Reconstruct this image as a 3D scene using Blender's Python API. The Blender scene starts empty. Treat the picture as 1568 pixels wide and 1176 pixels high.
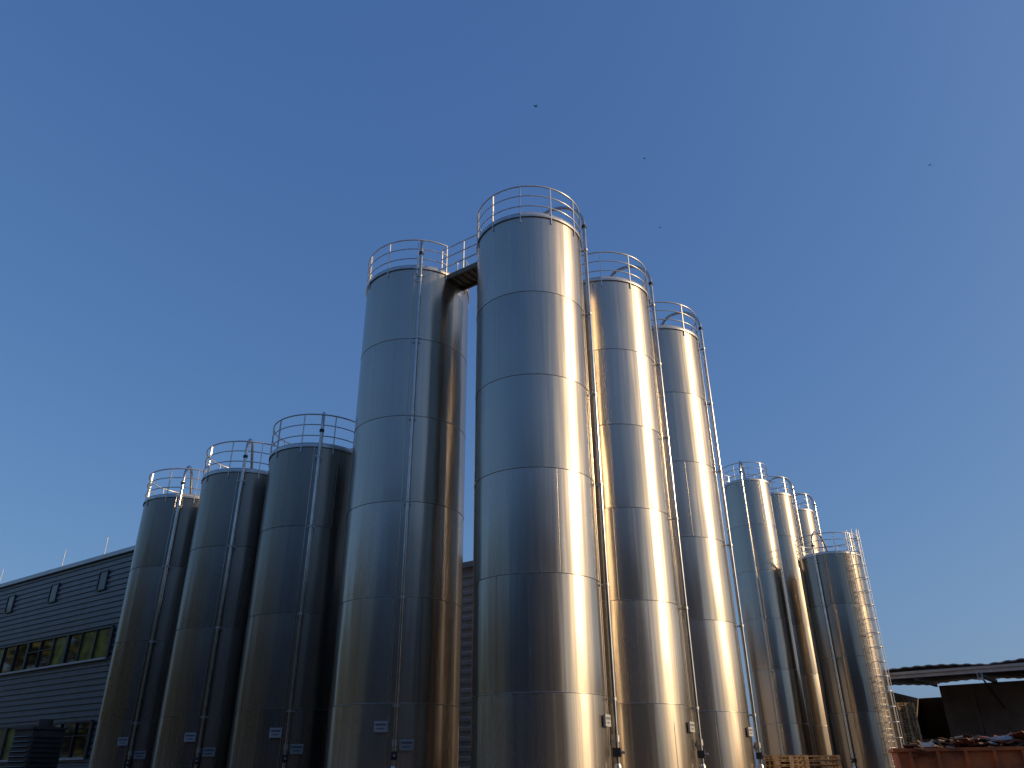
import bpy, math, random
from mathutils import Vector, Matrix
random.seed(7)
D=bpy.data; S=bpy.context.scene
rad=math.radians
SUN_AZ=101; SUN_EL=21

# ------------------------------------------------------------ helpers
class MB:
    def __init__(s): s.v=[]; s.f=[]; s.m=[]; s.sm=[]
    def add(s,vs,fs,mi=0,smooth=False):
        o=len(s.v); s.v+= [tuple(v) for v in vs]
        for f in fs: s.f.append([i+o for i in f]); s.m.append(mi); s.sm.append(smooth)
    def box(s,c,d,mi=0,rz=0,M=None):
        x,y,z=d[0]/2,d[1]/2,d[2]/2
        vs=[Vector((a*x,b*y,e*z)) for e in(-1,1) for b in(-1,1) for a in(-1,1)]
        if M is None: M=Matrix.Rotation(rz,3,'Z')
        vs=[M@v+Vector(c) for v in vs]
        s.add(vs,[(0,2,3,1),(4,5,7,6),(0,1,5,4),(2,6,7,3),(0,4,6,2),(1,3,7,5)],mi)
    def tube(s,pts,r,n=8,mi=0,closed=False,cap=True):
        pts=[Vector(p) for p in pts]; N=len(pts); vs=[]; prev=None
        for i,p in enumerate(pts):
            if closed: t=(pts[(i+1)%N]-pts[i-1]).normalized()
            else: t=(pts[min(i+1,N-1)]-pts[max(i-1,0)]).normalized()
            if prev is None:
                a=Vector((0,0,1)) if abs(t.z)<.9 else Vector((1,0,0))
                u=t.cross(a).normalized()
            else: u=(prev-t*prev.dot(t)).normalized()
            prev=u; w=t.cross(u)
            rr=r[i] if isinstance(r,(list,tuple)) else r
            for k in range(n):
                a=2*math.pi*k/n; vs.append(p+(u*math.cos(a)+w*math.sin(a))*rr)
        fs=[]
        for i in range(N if closed else N-1):
            j=(i+1)%N
            for k in range(n):
                l=(k+1)%n; fs.append((i*n+k,i*n+l,j*n+l,j*n+k))
        s.add(vs,fs,mi,True)
        if cap and not closed:
            s.add(vs[:n],[tuple(range(n))],mi); s.add(vs[-n:],[tuple(range(n))],mi)
    def ring(s,R,z,r,n=64,mi=0,a0=0,a1=2*math.pi,seg=6):
        full=abs(a1-a0-2*math.pi)<1e-6
        c=n if full else n+1
        s.tube([(R*math.cos(a0+(a1-a0)*i/n),R*math.sin(a0+(a1-a0)*i/n),z) for i in range(c)],r,seg,mi,closed=full)
    def lathe(s,prof,n=128,mi=0,smooth=True):
        vs=[];fs=[]
        for (r,z) in prof:
            for k in range(n):
                a=2*math.pi*k/n; vs.append((r*math.cos(a),r*math.sin(a),z))
        for i in range(len(prof)-1):
            for k in range(n):
                l=(k+1)%n; fs.append((i*n+k,i*n+l,(i+1)*n+l,(i+1)*n+k))
        s.add(vs,fs,mi,smooth)
    def obj(s,name,mats,parent=None,loc=(0,0,0),rz=0):
        me=D.meshes.new(name); me.from_pydata(s.v,[],s.f); 
        for m in mats: me.materials.append(m)
        me.polygons.foreach_set('material_index',s.m); me.polygons.foreach_set('use_smooth',s.sm)
        me.update()
        o=D.objects.new(name,me); S.collection.objects.link(o)
        o.location=loc; o.rotation_euler=(0,0,rz)
        if parent: o.parent=parent
        return o
def empty(name,loc=(0,0,0),rz=0):
    o=D.objects.new(name,None); S.collection.objects.link(o); o.location=loc; o.rotation_euler=(0,0,rz); o.empty_display_size=.3
    return o

def mat(name,col=(.5,.5,.5),rough=.5,metal=0,var=.0,scale=3.0,bump=0,bscale=20,col2=None,spec=.5):
    m=D.materials.new(name); m.use_nodes=True; nt=m.node_tree; N=nt.nodes; L=nt.links
    b=N['Principled BSDF']; b.inputs['Roughness'].default_value=rough; b.inputs['Metallic'].default_value=metal
    b.inputs['Specular IOR Level'].default_value=spec
    tc=N.new('ShaderNodeTexCoord')
    if var>0 or col2:
        n=N.new('ShaderNodeTexNoise'); n.inputs['Scale'].default_value=scale; n.inputs['Detail'].default_value=6
        L.new(tc.outputs['Object'],n.inputs['Vector'])
        r=N.new('ShaderNodeValToRGB'); r.color_ramp.elements[0].position=.35; r.color_ramp.elements[1].position=.65
        c2=col2 or tuple(min(1,c*(1+var)) for c in col); c1=col if col2 else tuple(c*(1-var) for c in col)
        r.color_ramp.elements[0].color=(*c1,1); r.color_ramp.elements[1].color=(*c2,1)
        L.new(n.outputs['Fac'],r.inputs['Fac']); L.new(r.outputs['Color'],b.inputs['Base Color'])
    else: b.inputs['Base Color'].default_value=(*col,1)
    if bump>0:
        n2=N.new('ShaderNodeTexNoise'); n2.inputs['Scale'].default_value=bscale; n2.inputs['Detail'].default_value=5
        L.new(tc.outputs['Object'],n2.inputs['Vector'])
        bp=N.new('ShaderNodeBump'); bp.inputs['Strength'].default_value=bump; bp.inputs['Distance'].default_value=.02
        L.new(n2.outputs['Fac'],bp.inputs['Height']); L.new(bp.outputs['Normal'],b.inputs['Normal'])
    return m

COURSE=2.84
def steel(name,col,rough,H,satin=.4):
    m=D.materials.new(name); m.use_nodes=True; nt=m.node_tree; N=nt.nodes; L=nt.links
    b=N['Principled BSDF']; b.inputs['Metallic'].default_value=1
    tc=N.new('ShaderNodeTexCoord'); sx=N.new('ShaderNodeSeparateXYZ'); L.new(tc.outputs['Object'],sx.inputs[0])
    oi=N.new('ShaderNodeObjectInfo')
    def M(op,a,bb=None,c=None):
        n=N.new('ShaderNodeMath'); n.operation=op
        for i,v in enumerate((a,bb,c)):
            if v is None: continue
            if isinstance(v,(int,float)): n.inputs[i].default_value=v
            else: L.new(v,n.inputs[i])
        return n.outputs[0]
    course=M('FLOOR',M('DIVIDE',M('SUBTRACT',H,sx.outputs[2]),COURSE))
    off=M('ADD',M('MULTIPLY',course,7.31),M('MULTIPLY',oi.outputs['Random'],90))
    def vec(k,kz):
        c=N.new('ShaderNodeCombineXYZ')
        L.new(M('MULTIPLY',sx.outputs[0],k),c.inputs[0]); L.new(M('MULTIPLY',sx.outputs[1],k),c.inputs[1])
        L.new(M('ADD',M('MULTIPLY',sx.outputs[2],kz),off),c.inputs[2]); return c.outputs[0]
    def noise(v,det=2):
        n=N.new('ShaderNodeTexNoise'); n.inputs['Scale'].default_value=1; n.inputs['Detail'].default_value=det
        L.new(v,n.inputs['Vector']); return n.outputs['Fac']
    n_str=noise(vec(2.4,.10),2)      # vertical ripples of the sheet
    n_mid=noise(vec(7,.12),2)
    n_fine=noise(vec(20,.12),3)      # brushed streaks
    n_dirt=noise(vec(.9,.5),6)
    n_big=noise(vec(.8,.35),1)
    wn=N.new('ShaderNodeTexWhiteNoise'); wn.noise_dimensions='1D'; L.new(off,wn.inputs['W'])
    mix=N.new('ShaderNodeMix'); mix.data_type='RGBA'
    mix.inputs['A'].default_value=(*[c*.66 for c in col],1); mix.inputs['B'].default_value=(*[min(1,c*1.28) for c in col],1)
    L.new(M('ADD',M('MULTIPLY',n_dirt,.4),M('ADD',M('MULTIPLY',n_fine,.36),M('MULTIPLY',wn.outputs['Value'],.24))),mix.inputs['Factor'])
    L.new(mix.outputs['Result'],b.inputs['Base Color'])
    L.new(M('ADD',rough-.11,M('ADD',M('MULTIPLY',n_fine,.10),M('ADD',M('MULTIPLY',n_dirt,.08),M('MULTIPLY',wn.outputs['Value'],.05)))),b.inputs['Roughness'])
    b.inputs['Anisotropic'].default_value=.5; b.inputs['Anisotropic Rotation'].default_value=.25
    tg=N.new('ShaderNodeTangent'); tg.direction_type='RADIAL'; tg.axis='Z'; L.new(tg.outputs[0],b.inputs['Tangent'])
    h=M('ADD',M('ADD',M('MULTIPLY',n_str,.036),M('MULTIPLY',n_mid,.004)),M('ADD',M('MULTIPLY',n_fine,.0012),M('MULTIPLY',n_big,.05)))
    bp=N.new('ShaderNodeBump'); bp.inputs['Strength'].default_value=.6; bp.inputs['Distance'].default_value=1
    L.new(h,bp.inputs['Height']); L.new(bp.outputs['Normal'],b.inputs['Normal'])
    # satin lobe: micro scratches scatter wide around the sharp reflection
    g=N.new('ShaderNodeBsdfAnisotropic'); g.inputs['Roughness'].default_value=.48
    L.new(mix.outputs['Result'],g.inputs['Color']); L.new(bp.outputs['Normal'],g.inputs['Normal'])
    ms=N.new('ShaderNodeMixShader'); ms.inputs[0].default_value=satin
    L.new(b.outputs[0],ms.inputs[1]); L.new(g.outputs[0],ms.inputs[2])
    out=[n for n in N if n.type=='OUTPUT_MATERIAL'][0]; L.new(ms.outputs[0],out.inputs['Surface'])
    return m

galv=mat('galvanised_steel',(.50,.50,.49),.38,.85,.12,6)
galv_w=mat('painted_rail',(.62,.63,.63),.35,.6,.08,5)
pipe_m=mat('stainless_pipe',(.50,.49,.47),.22,1,.1,4)
rubber=mat('black_rubber',(.03,.03,.035),.6)
white=mat('white_plate',(.42,.43,.44),.5,0,.05,5)
ink=mat('plate_print',(.12,.14,.18),.6)
weld=mat('weld_seam',(.50,.47,.43),.3,1,.1,5)
weld_d=mat('weld_seam_dark',(.24,.22,.20),.35,1,.1,5)  # darker weld colour, used on the short and low silos
grate=mat('walkway_grating',(.20,.17,.13),.7,.3,.2,8)
doorm=mat('door_dark_grey',(.10,.105,.11),.45,.4)
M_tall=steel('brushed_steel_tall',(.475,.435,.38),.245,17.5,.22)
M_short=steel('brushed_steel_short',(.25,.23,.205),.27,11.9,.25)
M_far=steel('brushed_steel_far',(.42,.375,.32),.22,18.1,.2)
M_far2=steel('brushed_steel_low',(.31,.27,.225),.20,12.85,.2)

# ------------------------------------------------------------ silos
def compass(a):            # compass angle -> math angle
    return rad(90-a)
def silo(x,y,r,H,m,pipe_c,ladder=None,gap=None,signs=True,door=20):
    P=empty('storage_silo',(x,y,0))
    seams=[]; z=H-COURSE
    while z>.3: seams.append(z); z-=COURSE
    prof=[(r,0)]
    for s in reversed(seams):
        prof+=[(r,s-.22),(r-.004,s-.03),(r-.004,s+.03),(r,s+.22)]
    prof+=[(r,H-.12),(r,H)]
    b=MB(); b.lathe(prof,160); b.obj('shell',[m],P)
    b=MB()
    for s in seams: b.ring(r+.000,s,.011,128,0,seg=6)
    for i,s in enumerate(seams+[0]):
        top=s+COURSE
        for k in range(2):
            a=compass(200+i*47+k*180+random.uniform(-8,8)+x*9)
            b.tube([(r*math.cos(a),r*math.sin(a),max(s,0)+.02),(r*math.cos(a),r*math.sin(a),top-.02)],.007,4)
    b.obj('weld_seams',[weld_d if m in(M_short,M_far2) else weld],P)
    b=MB()  # roof + rim
    b.lathe([(r+.0,H-.01),(r+.045,H-.01),(r+.045,H+.06),(r-.02,H+.06),(r-.05,H+.04),(.35,H+.32),(.35,H+.5),(.30,H+.52),(.001,H+.52)],96,0,False)
    b.obj('domed_roof',[galv],P)
    # railing
    b=MB(); Rr=r+.02
    if gap: g0,g1=compass(gap[1]),compass(gap[0]); a0,a1=g1,g0+2*math.pi
    else: a0,a1=0,2*math.pi
    for hz,rr in((1.24,.028),(.84,.02),(.42,.02)): b.ring(Rr,H+hz,rr,72,0,a0,a1)
    b.lathe([(Rr-.004,H+.065),(Rr-.004,H+.15),(Rr+.004,H+.15),(Rr+.004,H+.065)],72)
    n=10
    for i in range(n+(1 if gap else 0)):
        a=a0+(a1-a0)*(i+(0 if gap else .3))/n
        c,s_=math.cos(a),math.sin(a)
        b.box((Rr*c,Rr*s_,H+.5),(.05,.03,1.44),0,a)
    b.obj('roof_railing',[galv_w],P)
    # filling pipe with gooseneck
    a=compass(pipe_c); c,s_=math.cos(a),math.sin(a); R=r+.17
    p=[(R,1.75),(R,H*.3),(R,H*.6),(R,H+.66)]
    Ra=.88
    for i in range(1,13):
        t=math.pi*.70*i/12; p.append((R-Ra+Ra*math.cos(t),H+.66+Ra*math.sin(t)))
    q0=p[-1]
    p+=[(q0[0]-.35,q0[1]-.42),(q0[0]-.62,q0[1]-.85),(q0[0]-.68,H+.1)]
    b=MB(); b.tube([(q*c,q*s_,z) for q,z in p],.060,12)
    b.tube([(R*c,R*s_,1.45),(R*c,R*s_,1.5),(R*c,R*s_,1.72),(R*c,R*s_,1.78)],[.07,.09,.09,.06],12,1)
    b.tube([(R*c,R*s_,2.25),(R*c,R*s_,2.4)],.085,12,1)
    b.box((R*c,R*s_,2.02),(.2,.16,.2),2,a)
    b.tube([((R+.05)*c,(R+.05)*s_,2.02),((R+.2)*c,(R+.2)*s_,2.02)],.035,8,1)
    for s in seams+[H-.35]:
        b.tube([(R*c,R*s_,s-.11),(R*c,R*s_,s-.03)],.076,12,1)
        b.box(((r+.07)*c,(r+.07)*s_,s-.07),(.16,.05,.05),1,a)
        b.box(((R)*c,(R)*s_,s-.07),(.05,.26,.035),1,a)
    b.tube([(R*c,R*s_,H+.50),(R*c,R*s_,H+.60)],.085,12,2)
    a2=a-.10; c2,s2=math.cos(a2),math.sin(a2)
    b.tube([((r+.03)*c2,(r+.03)*s2,1.2),((r+.03)*c2,(r+.03)*s2,H)],.014,6,0)
    b.obj('filling_pipe',[pipe_m,galv,rubber],P)
    if signs:
        b=MB()
        for da,zz,w in((-.2,2.72,.36),(.16,2.28,.38)):
            aa=a+da; q=r+.06
            b.box((q*math.cos(aa),q*math.sin(aa),zz),(.06,w,.27),0,aa)
            q=r+.094
            b.box((q*math.cos(aa),q*math.sin(aa),zz+.05),(.006,w*.8,.05),1,aa)
            b.box((q*math.cos(aa),q*math.sin(aa),zz-.05),(.006,w*.55,.03),1,aa)
            b.box(((r+.02)*math.cos(aa),(r+.02)*math.sin(aa),zz),(.05,.1,.1),0,aa)
        b.obj('label_plates',[white,ink],P)
    b=MB(); aa=compass(door); q=r+.01
    b.box((q*math.cos(aa),q*math.sin(aa),1.25),(.10,.85,1.9),0,aa)
    q=r+.07; b.box((q*math.cos(aa),q*math.sin(aa),1.25),(.04,.70,1.72),1,aa)
    q=r+.11; b.box((q*math.cos(aa)+.0,q*math.sin(aa),1.25),(.04,.04,.18),0,aa)
    b.obj('skirt_door',[galv,doorm],P)
    if ladder is not None:
        a=compass(ladder); M=Matrix.Rotation(a,3,'Z'); b=MB()
        q=r+.16
        def T(u,v,z): return tuple(M@Vector((u,v,0))+Vector((0,0,z)))
        for v in(-.22,.22): b.tube([T(q,v,.3),T(q,v,H+1.25)],.026,6)
        z=.5
        while z<H+.1: b.tube([T(q,-.22,z),T(q,.22,z)],.016,6); z+=.3
        z=2.3
        while z<H+1.3:
            b.tube([T(q+.32-.34*math.cos(t)+ .0,.34*math.sin(t),z) for t in [ -2.55+5.1*i/14+math.pi for i in range(15)]] ,.022,5); z+=.75
        for t in(-1.7,-.85,0,.85,1.7):
            tt=t+math.pi
            b.tube([T(q+.32-.34*math.cos(tt),.34*math.sin(tt),2.3),T(q+.32-.34*math.cos(tt),.34*math.sin(tt),H+1.25)],.018,5)
        z=1
        while z<H:
            for v in(-.22,.22): b.tube([T(r,v,z),T(q,v,z)],.02,5)
            z+=2.4
        b.obj('caged_ladder',[galv_w],P)
    return P

R=1.75
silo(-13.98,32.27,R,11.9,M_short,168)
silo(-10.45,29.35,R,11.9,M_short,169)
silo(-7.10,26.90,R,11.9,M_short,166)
silo(-3.39,24.27,1.88,17.5,M_tall,171,gap=(108,142))
silo(.716,21.33,R,17.5,M_tall,105,gap=(288,322))
silo(3.59,24.94,R,17.5,M_tall,111)
silo(6.24,28.37,R,17.5,M_tall,114)
silo(15.45,47.95,1.42,18.1,M_far,205,signs=False,door=188)
silo(17.85,50.7,1.42,18.1,M_far,120,signs=False)
silo(20.6,54.3,1.42,18.1,M_far,120,signs=False)
silo(19.2,46.2,1.75,12.85,M_far2,225,ladder=159,signs=False)

# walkway bridge between the two tall silos
A=Vector((-3.39,24.27,0)); B=Vector((.716,21.33,0)); d=(B-A); L_=d.length; d.normalize()
W=empty('silo_walkway',((A+B)/2)[:]); W.rotation_euler=(0,0,math.atan2(d.y,d.x)); W.location.z=17.5
b=MB(); ln=L_-R-1.88+.9
b.box((0,0,.02),(ln,.85,.05),1)
for v in(-.44,.44):
    b.box((0,v,-.06),(ln,.06,.18),1)
    for hz in(1.24,.84,.42): b.tube([(-ln/2+.1,v,hz),(ln/2-.1,v,hz)],.024,6)
    b.box((0,v,.6),(.04,.04,1.28),0)
    for e in(-1,1): b.box((e*(ln/2-.15),v,.6),(.04,.04,1.28),0)
for i in range(9): b.box((-ln/2+ln*(i+.5)/9,0,-.04),(.04,.8,.06),1)
b.obj('grating_and_handrails',[galv_w,grate],W)

# ------------------------------------------------------------ left factory
clad=mat('ribbed_cladding',(.20,.205,.215),.45,.3,.08,1.2)
clad_w=mat('light_cladding',(.70,.70,.69),.45,.1,.06,1.2)
trim=mat('roof_trim',(.50,.51,.52),.4,.3,.06,2)
frame=mat('window_frame',(.05,.055,.06),.4,.3)
glass=mat('window_glass',(.012,.016,.018),.05,0,spec=.5)
refl_pane=mat('pane_tree_reflection',(.15,.16,.03),.2,0,.6,1.5,spec=.4)  # olive panes: reflection of sunlit trees painted into the pane colour
P0=22.0
F=empty('factory_building',(P0*.583,P0*.812,0),math.atan2(.583,-.812))
def ribbed(b,s0,s1,y,H,mi,pitch=.30,dep=.06,z0=0):
    z=z0; prof=[]
    while z<H-pitch:
        prof+=[(y,z),(y,z+pitch*.35),(y+dep,z+pitch*.5),(y+dep,z+pitch*.85)]; z+=pitch
    prof+=[(y,z),(y,H)]
    vs=[];fs=[]
    for (yy,zz) in prof: vs+=[(s0,yy,zz),(s1,yy,zz)]
    for i in range(len(prof)-1): fs.append((2*i,2*i+1,2*i+3,2*i+2))
    b.add(vs,fs,mi)
HT=12.65
b=MB(); ribbed(b,34,120,0,HT,0)
b.box((77,-15.2,HT/2),(86,30,HT-.02),0)
b.obj('main_walls',[clad],F)
b=MB(); ribbed(b,14.6,33.98,0,8.3,0); b.box((24.29,-6.3,4.13),(19.3,12.4,8.26),0)
b.obj('annex_walls',[clad_w],F)
b=MB(); b.box((77,.06,HT+.10),(86.3,.34,.24),0); b.box((77,-15,HT+.06),(86.3,29.7,.1),0)
b.box((24.2,.06,8.38),(19.5,.3,.2),0)
b.obj('roof_edge',[trim],F)
b=MB()
s=38.35
while s<116:
    for dx,dz,w,h in((0,.52,.92,.07),(0,-.52,.92,.07),(-.43,0,.06,.97),(.43,0,.06,.97)):
        b.box((s+dx,.08,11.38+dz),(w,.10,h),0)
    b.box((s,.05,11.38),(.80,.08,.97),1)
    s+=5.45
for zc,hh in((7.88,1.5),(3.25,1.6)):
    s0=41.5; s=s0; k=0
    b.box((s0+36,.10,zc+hh/2+.05),(72,.18,.1),0); b.box((s0+36,.10,zc-hh/2-.05),(72,.22,.1),2)
    while s<s0+72:
        kk=random.random()
        b.box((s+.75,.06,zc),(1.44,.06,hh),3 if kk<.35 else 1)
        b.box((s,.11,zc),(.07 if k%3 else .22,.14,hh),0)
        if kk>.6: b.box((s+.75,.11,zc+hh*.12),(1.4,.1,.05),0)
        s+=1.5;k+=1
b.obj('windows',[frame,glass,trim,refl_pane],F)
b=MB()
for s in(36,46.5,51.5,60,75): b.tube([(s,-1.0,HT),(s,-1.0,HT+1.9)],.02,5)
b.obj('lightning_rods',[galv],F)
b=MB()
for s in(40.6,63,86): b.tube([(s,.12,0),(s,.12,HT)],.06,8)
b.obj('downpipes',[frame],F)

# louvred ventilation unit in front of factory
az=rad(-29.2); V=empty('ventilation_unit',(44*math.sin(az),44*math.cos(az),0),math.atan2(.583,-.812))
b=MB(); b.box((0,0,1.9),(1.7,1.4,3.2),0); b.box((0,0,3.56),(1.85,1.55,.1),0)
for i in range(14): b.box((0,.72,.6+i*.2),(1.5,.1,.04),1,M=Matrix.Rotation(.6,3,'X'))
for i in range(14): b.box((.88,0,.6+i*.2),(.1,1.2,.04),1)
for i in range(14): b.box((-.88,0,.6+i*.2),(.1,1.2,.04),1)
b.tube([(-.3,0,3.6),(-.3,0,3.95)],.3,16,0)
for u in(-.75,.75): 
    for v in(-.6,.6): b.box((u,v,.15),(.1,.1,.3),0)
b.obj('housing',[mat('unit_dark_grey',(.07,.07,.07),.5,.2,.1),frame],V)

# ------------------------------------------------------------ right warehouse
Wd=Vector((.78,-.63)).normalized()
WH=empty('warehouse',(24.2,57.0,0),math.atan2(Wd.y,Wd.x))
conc=mat('concrete_wall',(.17,.14,.12),.85,0,.25,.8,.3,15)
roofm=mat('fibre_roof',(.34,.34,.35),.8,0,.25,1)
fas=mat('fascia_light',(.50,.50,.50),.6,0,.1,2)
b=MB(); b.box((26,4.5,3.4),(44,.3,6.8),0); b.box((-.0,7.5,3.4),(.3,15,6.8),0); b.box((24,15,3.4),(48.2,.3,6.8),0); b.box((48,7.5,3.4),(.3,14.7,6.8),0)
b.box((25,4.2,2.0),(43,.2,.14),0)
for i in range(10): b.box((6+i*4.2,4.3,3.4),(.25,.2,6.7),0)
b.obj('walls',[conc],WH)
b=MB(); BW=7.4
def arch(x): 
    t=((x-.8)%BW)/BW; return .20*math.sin(math.pi*t)
xs=[i*.185 for i in range(-12,270)]
vs=[];fs=[]
for y,dz in((-1.6,0),(16,0.5),(16,.44),(-1.6,-.06)):
    for i,x in enumerate(xs): vs.append((x,y,7.38+dz+arch(x)+(.045 if (i//2)%2 else 0)))
nx=len(xs)
for r_ in range(4):
    q=(r_+1)%4
    for i in range(nx-1): fs.append((r_*nx+i,r_*nx+i+1,q*nx+i+1,q*nx+i))
b.add(vs,fs,0)
b.obj('corrugated_roof',[roofm],WH)
b=MB(); b.box((23.5,-1.25,7.10),(51,.22,.34),0); b.box((23.5,-1.42,7.24),(51,.12,.16),0)
for i in range(8):
    x=BW*i+.25
    b.box((x,1.2,6.8),(.16,5.6,.25),1)
    b.box((x,-1.45,6.75),(.3,.1,.5),0)
    b.box((x+BW/2,1.2,6.8),(.12,5.6,.2),1)
    b.tube([(x,-1.2,6.75),(x,4.3,5.2)],.06,6,1)
b.obj('gutter_and_frame',[fas,mat('dark_steel',(.06,.06,.065),.6,.3)],WH)

# pallets -------------------------------------------------------
wood=mat('pallet_wood',(.30,.20,.11),.8,0,.35,4,.3,20)
def pallet(b,x,y,z,rz):
    M=Matrix.Rotation(rz,3,'Z')
    def bx(c,d): 
        c=M@Vector(c); b.box((c.x+x,c.y+y,c.z+z),d,0,rz)
    for i in range(5): bx((-.52+i*.26,0,.133),(.13 if i%2 else .145,.8,.022))
    for v in(-.35,0,.35):
        bx((0,v,.109),(1.2,.1,.022))
        for u in(-.53,0,.53): bx((u,v,.059),(.14,.1,.078))
        bx((0,v,.01),(1.2,.1,.02))
def stack(name,x,y,n,rz):
    b=MB()
    for i in range(n): pallet(b,random.uniform(-.03,.03),random.uniform(-.03,.03),i*.146,random.uniform(-.03,.03))
    return b.obj(name,[wood],None,(x,y,0),rz)
stack('pallet_stack',9.15,28.6,14,.1)
stack('pallet_stack',10.55,29.4,14,-.05)
stack('pallet_stack',24.2,51.6,36,.2)
stack('pallet_stack',25.9,51.9,22,.3)

# skip container -------------------------------------------------
org=mat('orange_rusty_paint',(.60,.17,.045),.6,.0,0,2.2,.3,30,col2=(.28,.085,.035))
SK=empty('skip_container',(15.4,25.0,0),rad(-20))
b=MB(); l,w,h=3.7,1.15,2.10
out=[(-l,-w,.2),(l,-w,.2),(l,w,.2),(-l,w,.2),(-l-.15,-w,h),(l+.15,-w,h),(l+.15,w,h),(-l-.15,w,h)]
t=.05
inn=[(-l+t,-w+t,.3),(l-t,-w+t,.3),(l-t,w-t,.3),(-l+t,w-t,.3),(-l-.15+t,-w+t,h),(l+.15-t,-w+t,h),(l+.15-t,w-t,h),(-l-.15+t,w-t,h)]
b.add(out+inn,[(0,3,2,1),(0,1,5,4),(1,2,6,5),(2,3,7,6),(3,0,4,7),(8,9,10,11),(8,12,13,9),(9,13,14,10),(10,14,15,11),(11,15,12,8),(4,5,13,12),(5,6,14,13),(6,7,15,14),(7,4,12,15)],0)
for v in(-1,1):
    b.box((0,v*(w+.03),h),(2*l+.4,.1,.09),0)
    for i in range(11): b.box((-l+.2+i*.73,v*(w+.05),1.15),(.09,.09,1.8),0)
    b.box((0,v*(w+.05),.3),(2*l,.12,.14),0)
for u in(-1,1): b.box((u*(l+.18),0,h),(.1,2*w,.09),0); b.box((u*(l-.6),0,.12),(.25,2*w,.2),0)
b.obj('body',[org],SK)
b=MB()
for i in range(260):
    x=random.uniform(-l+.3,l-.2); y=random.uniform(-w+.1,w-.1); z=h-.06+.26*(1-(abs(x)/l)**2)+random.uniform(-.1,.1)
    M=Matrix.Rotation(random.uniform(-.5,.5),3,'X')@Matrix.Rotation(random.uniform(-.3,.3),3,'Y')@Matrix.Rotation(random.uniform(0,3.1),3,'Z')
    b.box((x,y,z),(random.uniform(.2,1.0),random.uniform(.08,.45),random.uniform(.015,.05)),random.choice((0,0,0,1,2,3)),M=M)
vs=[];fs=[]
for i in range(20):
    for j in range(8):
        vs.append((-l+.05+(2*l-.1)*i/19,-w+.07+(2*w-.14)*j/7,h-.22+.25*math.sin(math.pi*i/19)*math.sin(math.pi*j/7)+random.uniform(0,.12)))
for i in range(19):
    for j in range(7): fs.append((i*8+j,(i+1)*8+j,(i+1)*8+j+1,i*8+j+1))
b.add(vs,fs,0)
b.obj('scrap_load',[mat('scrap_brown',(.10,.055,.04),.8,0,.3,3),mat('scrap_card',(.24,.17,.11),.8,0,.2,3),mat('scrap_grey',(.20,.21,.23),.5,.5,.2,3),mat('scrap_rust',(.20,.07,.035),.7,.2,.3,3)],SK)

# ------------------------------------------------------------ ground
g=MB(); g.add([(-1500,-1500,0),(1500,-1500,0),(1500,1500,0),(-1500,1500,0)],[(0,1,2,3)])
gm=mat('asphalt',(.06,.055,.048),.9,0,.25,.3,.4,60)
g.obj('ground',[gm])
g=MB(); pad=mat('concrete_slab',(.22,.21,.20),.85,0,.15,.6,.3,30)
g.box((-6.3,26.6,.06),(24,4.6,.12),0,math.atan2(-.583,.812))
g.obj('silo_foundation',[pad])

# ------------------------------------------------------------ building behind the camera
O=empty('office_building',(-12,-12,0),0)
b=MB(); b.box((0,-10,9.5),(84,20,19),0); 
b.box((0,-10,19.1),(84.4,20.4,.2),1)
for zc in(2.6,6.2,9.8,13.4,17.0):
    b.box((0,.04,zc),(82,.1,1.5),2)
    b.box((0,.05,zc-1.25),(82,.1,.8),3)
    for i in range(54): b.box((-40.5+i*1.5,.12,zc),(.1,.1,1.5),1)
b.obj('walls_and_windows',[mat('render_grey',(.09,.085,.08),.8,0,.1,.5),trim,glass,mat('light_spandrel',(.30,.30,.29),.7,0,.1,1)],O)

# ------------------------------------------------------------ trees (sunlit, left of the yard)
bark=mat('bark',(.10,.075,.05),.9,0,.3,5)
leaf=mat('leaves',(.09,.12,.02),.55,0,0,1.1,col2=(.17,.19,.03))
def tree_mesh(seed):
    rn=random.Random(seed); b=MB()
    b.tube([(0,0,0),(.1,0,2),(.05,.1,4.5),(.2,.1,8)],[.35,.26,.2,.08],8,0)
    cl=[]
    for i in range(26):
        z=rn.uniform(3,12.5); a=rn.uniform(0,6.3); rr=rn.uniform(.6,1)*4.2*math.sin(math.pi*min(1,(z-1.5)/12.5))**.7
        e=Vector((rr*math.cos(a),rr*math.sin(a),z)); cl.append((e,rn.uniform(1.0,1.9)))
        b.tube([(.1,.05,max(1.8,z-3)),tuple(e*.55+Vector((0,0,z*.35))),tuple(e)],[.1,.06,.02],5,0)
    for e,cr in cl:
        for k in range(75):
            d_=Vector((rn.gauss(0,1),rn.gauss(0,1),rn.gauss(0,.8))).normalized()*cr*rn.random()**.4
            p=e+d_; M=Matrix.Rotation(rn.uniform(0,6),3,'Z')@Matrix.Rotation(rn.uniform(0,3),3,'X'); sz=rn.uniform(.15,.32)
            b.add([M@Vector(q)*sz+p for q in((-1,-.6,0),(1,-.6,0),(1.2,.6,.2),(-1,.6,0))],[(0,1,2,3)],1)
    return b
tms=[tree_mesh(s).obj('deciduous_tree',[bark,leaf],None,(0,0,0),s) for s in (1,2,3)]
for i,(xx,yy) in enumerate([(-47,30),(-44,23),(-42,16),(-40,9),(-39,2),(-38,-5),(-50,36),(-56,40),(-63,44),(-52,18),(-49,8),(-48,0),(-66,52),(-74,58)]):
    if i<3: o=tms[i]
    else: o=D.objects.new('deciduous_tree',tms[i%3].data); S.collection.objects.link(o)
    o.location=(xx+random.uniform(-1,1),yy,0); o.rotation_euler=(0,0,random.uniform(0,6)); k=random.uniform(1.15,1.5); o.scale=(k,k,k)

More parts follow.
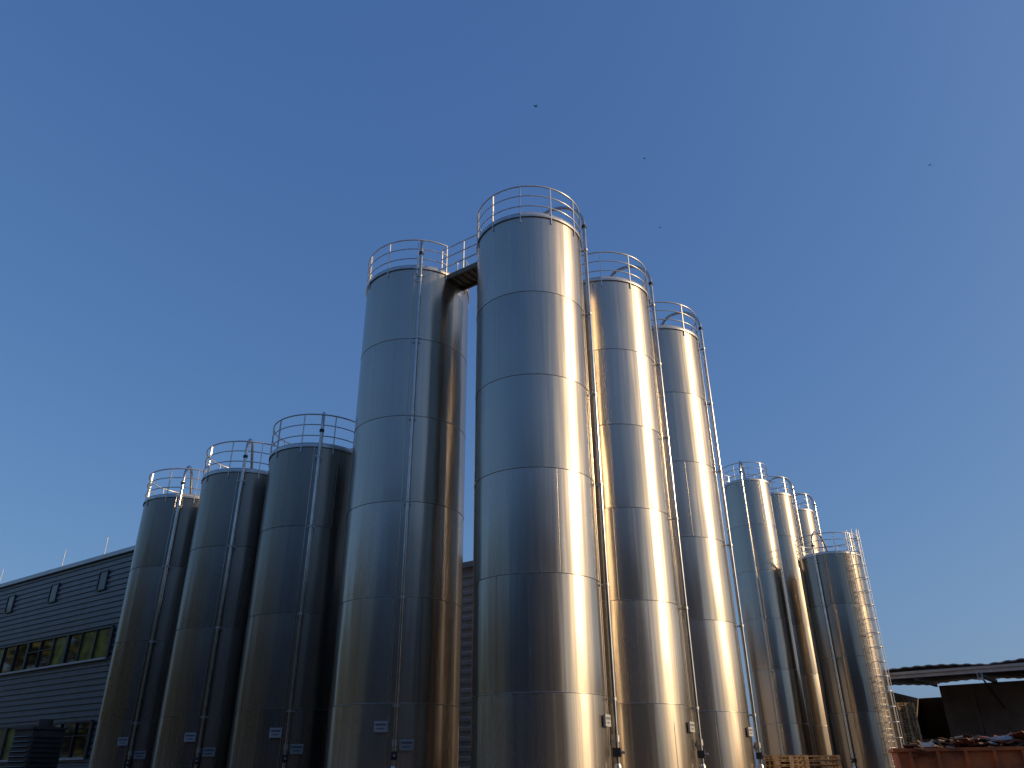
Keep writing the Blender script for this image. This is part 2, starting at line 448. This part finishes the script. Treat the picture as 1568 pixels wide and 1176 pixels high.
# ------------------------------------------------------------ birds
bird_m=mat('bird_dark',(.02,.02,.02),.8)
def cam_dir(px,py):
    X=(px-784)/1178; Y=(588-py)/1178
    return Vector((X,.8926-.4509*Y,.4509+.8926*Y)).normalized()
for px,py,dist,ro in((828,163,80,.5),(994,244,125,1.2),(1432,257,125,2.2),(1017,350,140,.1)):
    b=MB()
    b.tube([(0,-.16,0),(0,-.08,0),(0,.05,.0),(0,.13,.01),(0,.17,0)],[.005,.035,.045,.03,.004],6)
    for sg in(-1,1):
        b.add([(0,.06,.01),(sg*.14,.09,.06),(sg*.30,.0,.02),(sg*.13,-.02,.05),(0,-.05,.01)],[(0,1,2,3,4)])
    b.add([(0,-.12,0),(-.05,-.22,0),(.05,-.22,0)],[(0,1,2)])
    p=cam_dir(px,py)*dist+Vector((0,0,1.6))
    o=b.obj('flying_bird',[bird_m],None,p,ro)

# ------------------------------------------------------------ light, sky, camera
w=D.worlds.new('World'); S.world=w; w.use_nodes=True; nt=w.node_tree
sky=nt.nodes.new('ShaderNodeTexSky'); sky.sky_type='NISHITA'; sky.sun_disc=False
sky.sun_elevation=rad(SUN_EL); sky.sun_rotation=rad(SUN_AZ); sky.altitude=100; sky.air_density=1.0; sky.dust_density=2.6; sky.ozone_density=2.5
bg=nt.nodes['Background']; bg.inputs['Strength'].default_value=.1
# film-like response of the sky colour (per-channel contrast)
sp=nt.nodes.new('ShaderNodeSeparateColor'); cb=nt.nodes.new('ShaderNodeCombineColor'); nt.links.new(sky.outputs[0],sp.inputs[0])
for i,(a_,g_) in enumerate(((.90,.78),(1.42,.64),(2.75,.42))):
    pw=nt.nodes.new('ShaderNodeMath'); pw.operation='POWER'; pw.inputs[1].default_value=g_; nt.links.new(sp.outputs[i],pw.inputs[0])
    ml=nt.nodes.new('ShaderNodeMath'); ml.operation='MULTIPLY'; ml.inputs[1].default_value=a_; nt.links.new(pw.outputs[0],ml.inputs[0])
    nt.links.new(ml.outputs[0],cb.inputs[i])
nt.links.new(cb.outputs[0],bg.inputs['Color'])
sl=D.lights.new('sun','SUN'); sl.energy=3.6; sl.angle=rad(.53); sl.color=(1,.69,.37)
so=D.objects.new('sun',sl); S.collection.objects.link(so)
sd=Vector((math.sin(rad(SUN_AZ))*math.cos(rad(SUN_EL)),math.cos(rad(SUN_AZ))*math.cos(rad(SUN_EL)),math.sin(rad(SUN_EL))))
so.rotation_euler=sd.to_track_quat('Z','Y').to_euler(); so.location=(40,-20,40)
cd=D.cameras.new('camera'); cam=D.objects.new('camera',cd); S.collection.objects.link(cam)
cd.sensor_width=36; cd.lens=27.05; cd.clip_end=6000
cam.matrix_world=Matrix.Translation((0,0,1.6))@Matrix.Rotation(rad(-.24),4,'Z')@Matrix.Rotation(rad(116.8),4,'X')@Matrix.Rotation(rad(-.54),4,'Z')
S.camera=cam
S.view_settings.view_transform='Standard'; S.view_settings.look='None'; S.view_settings.exposure=0
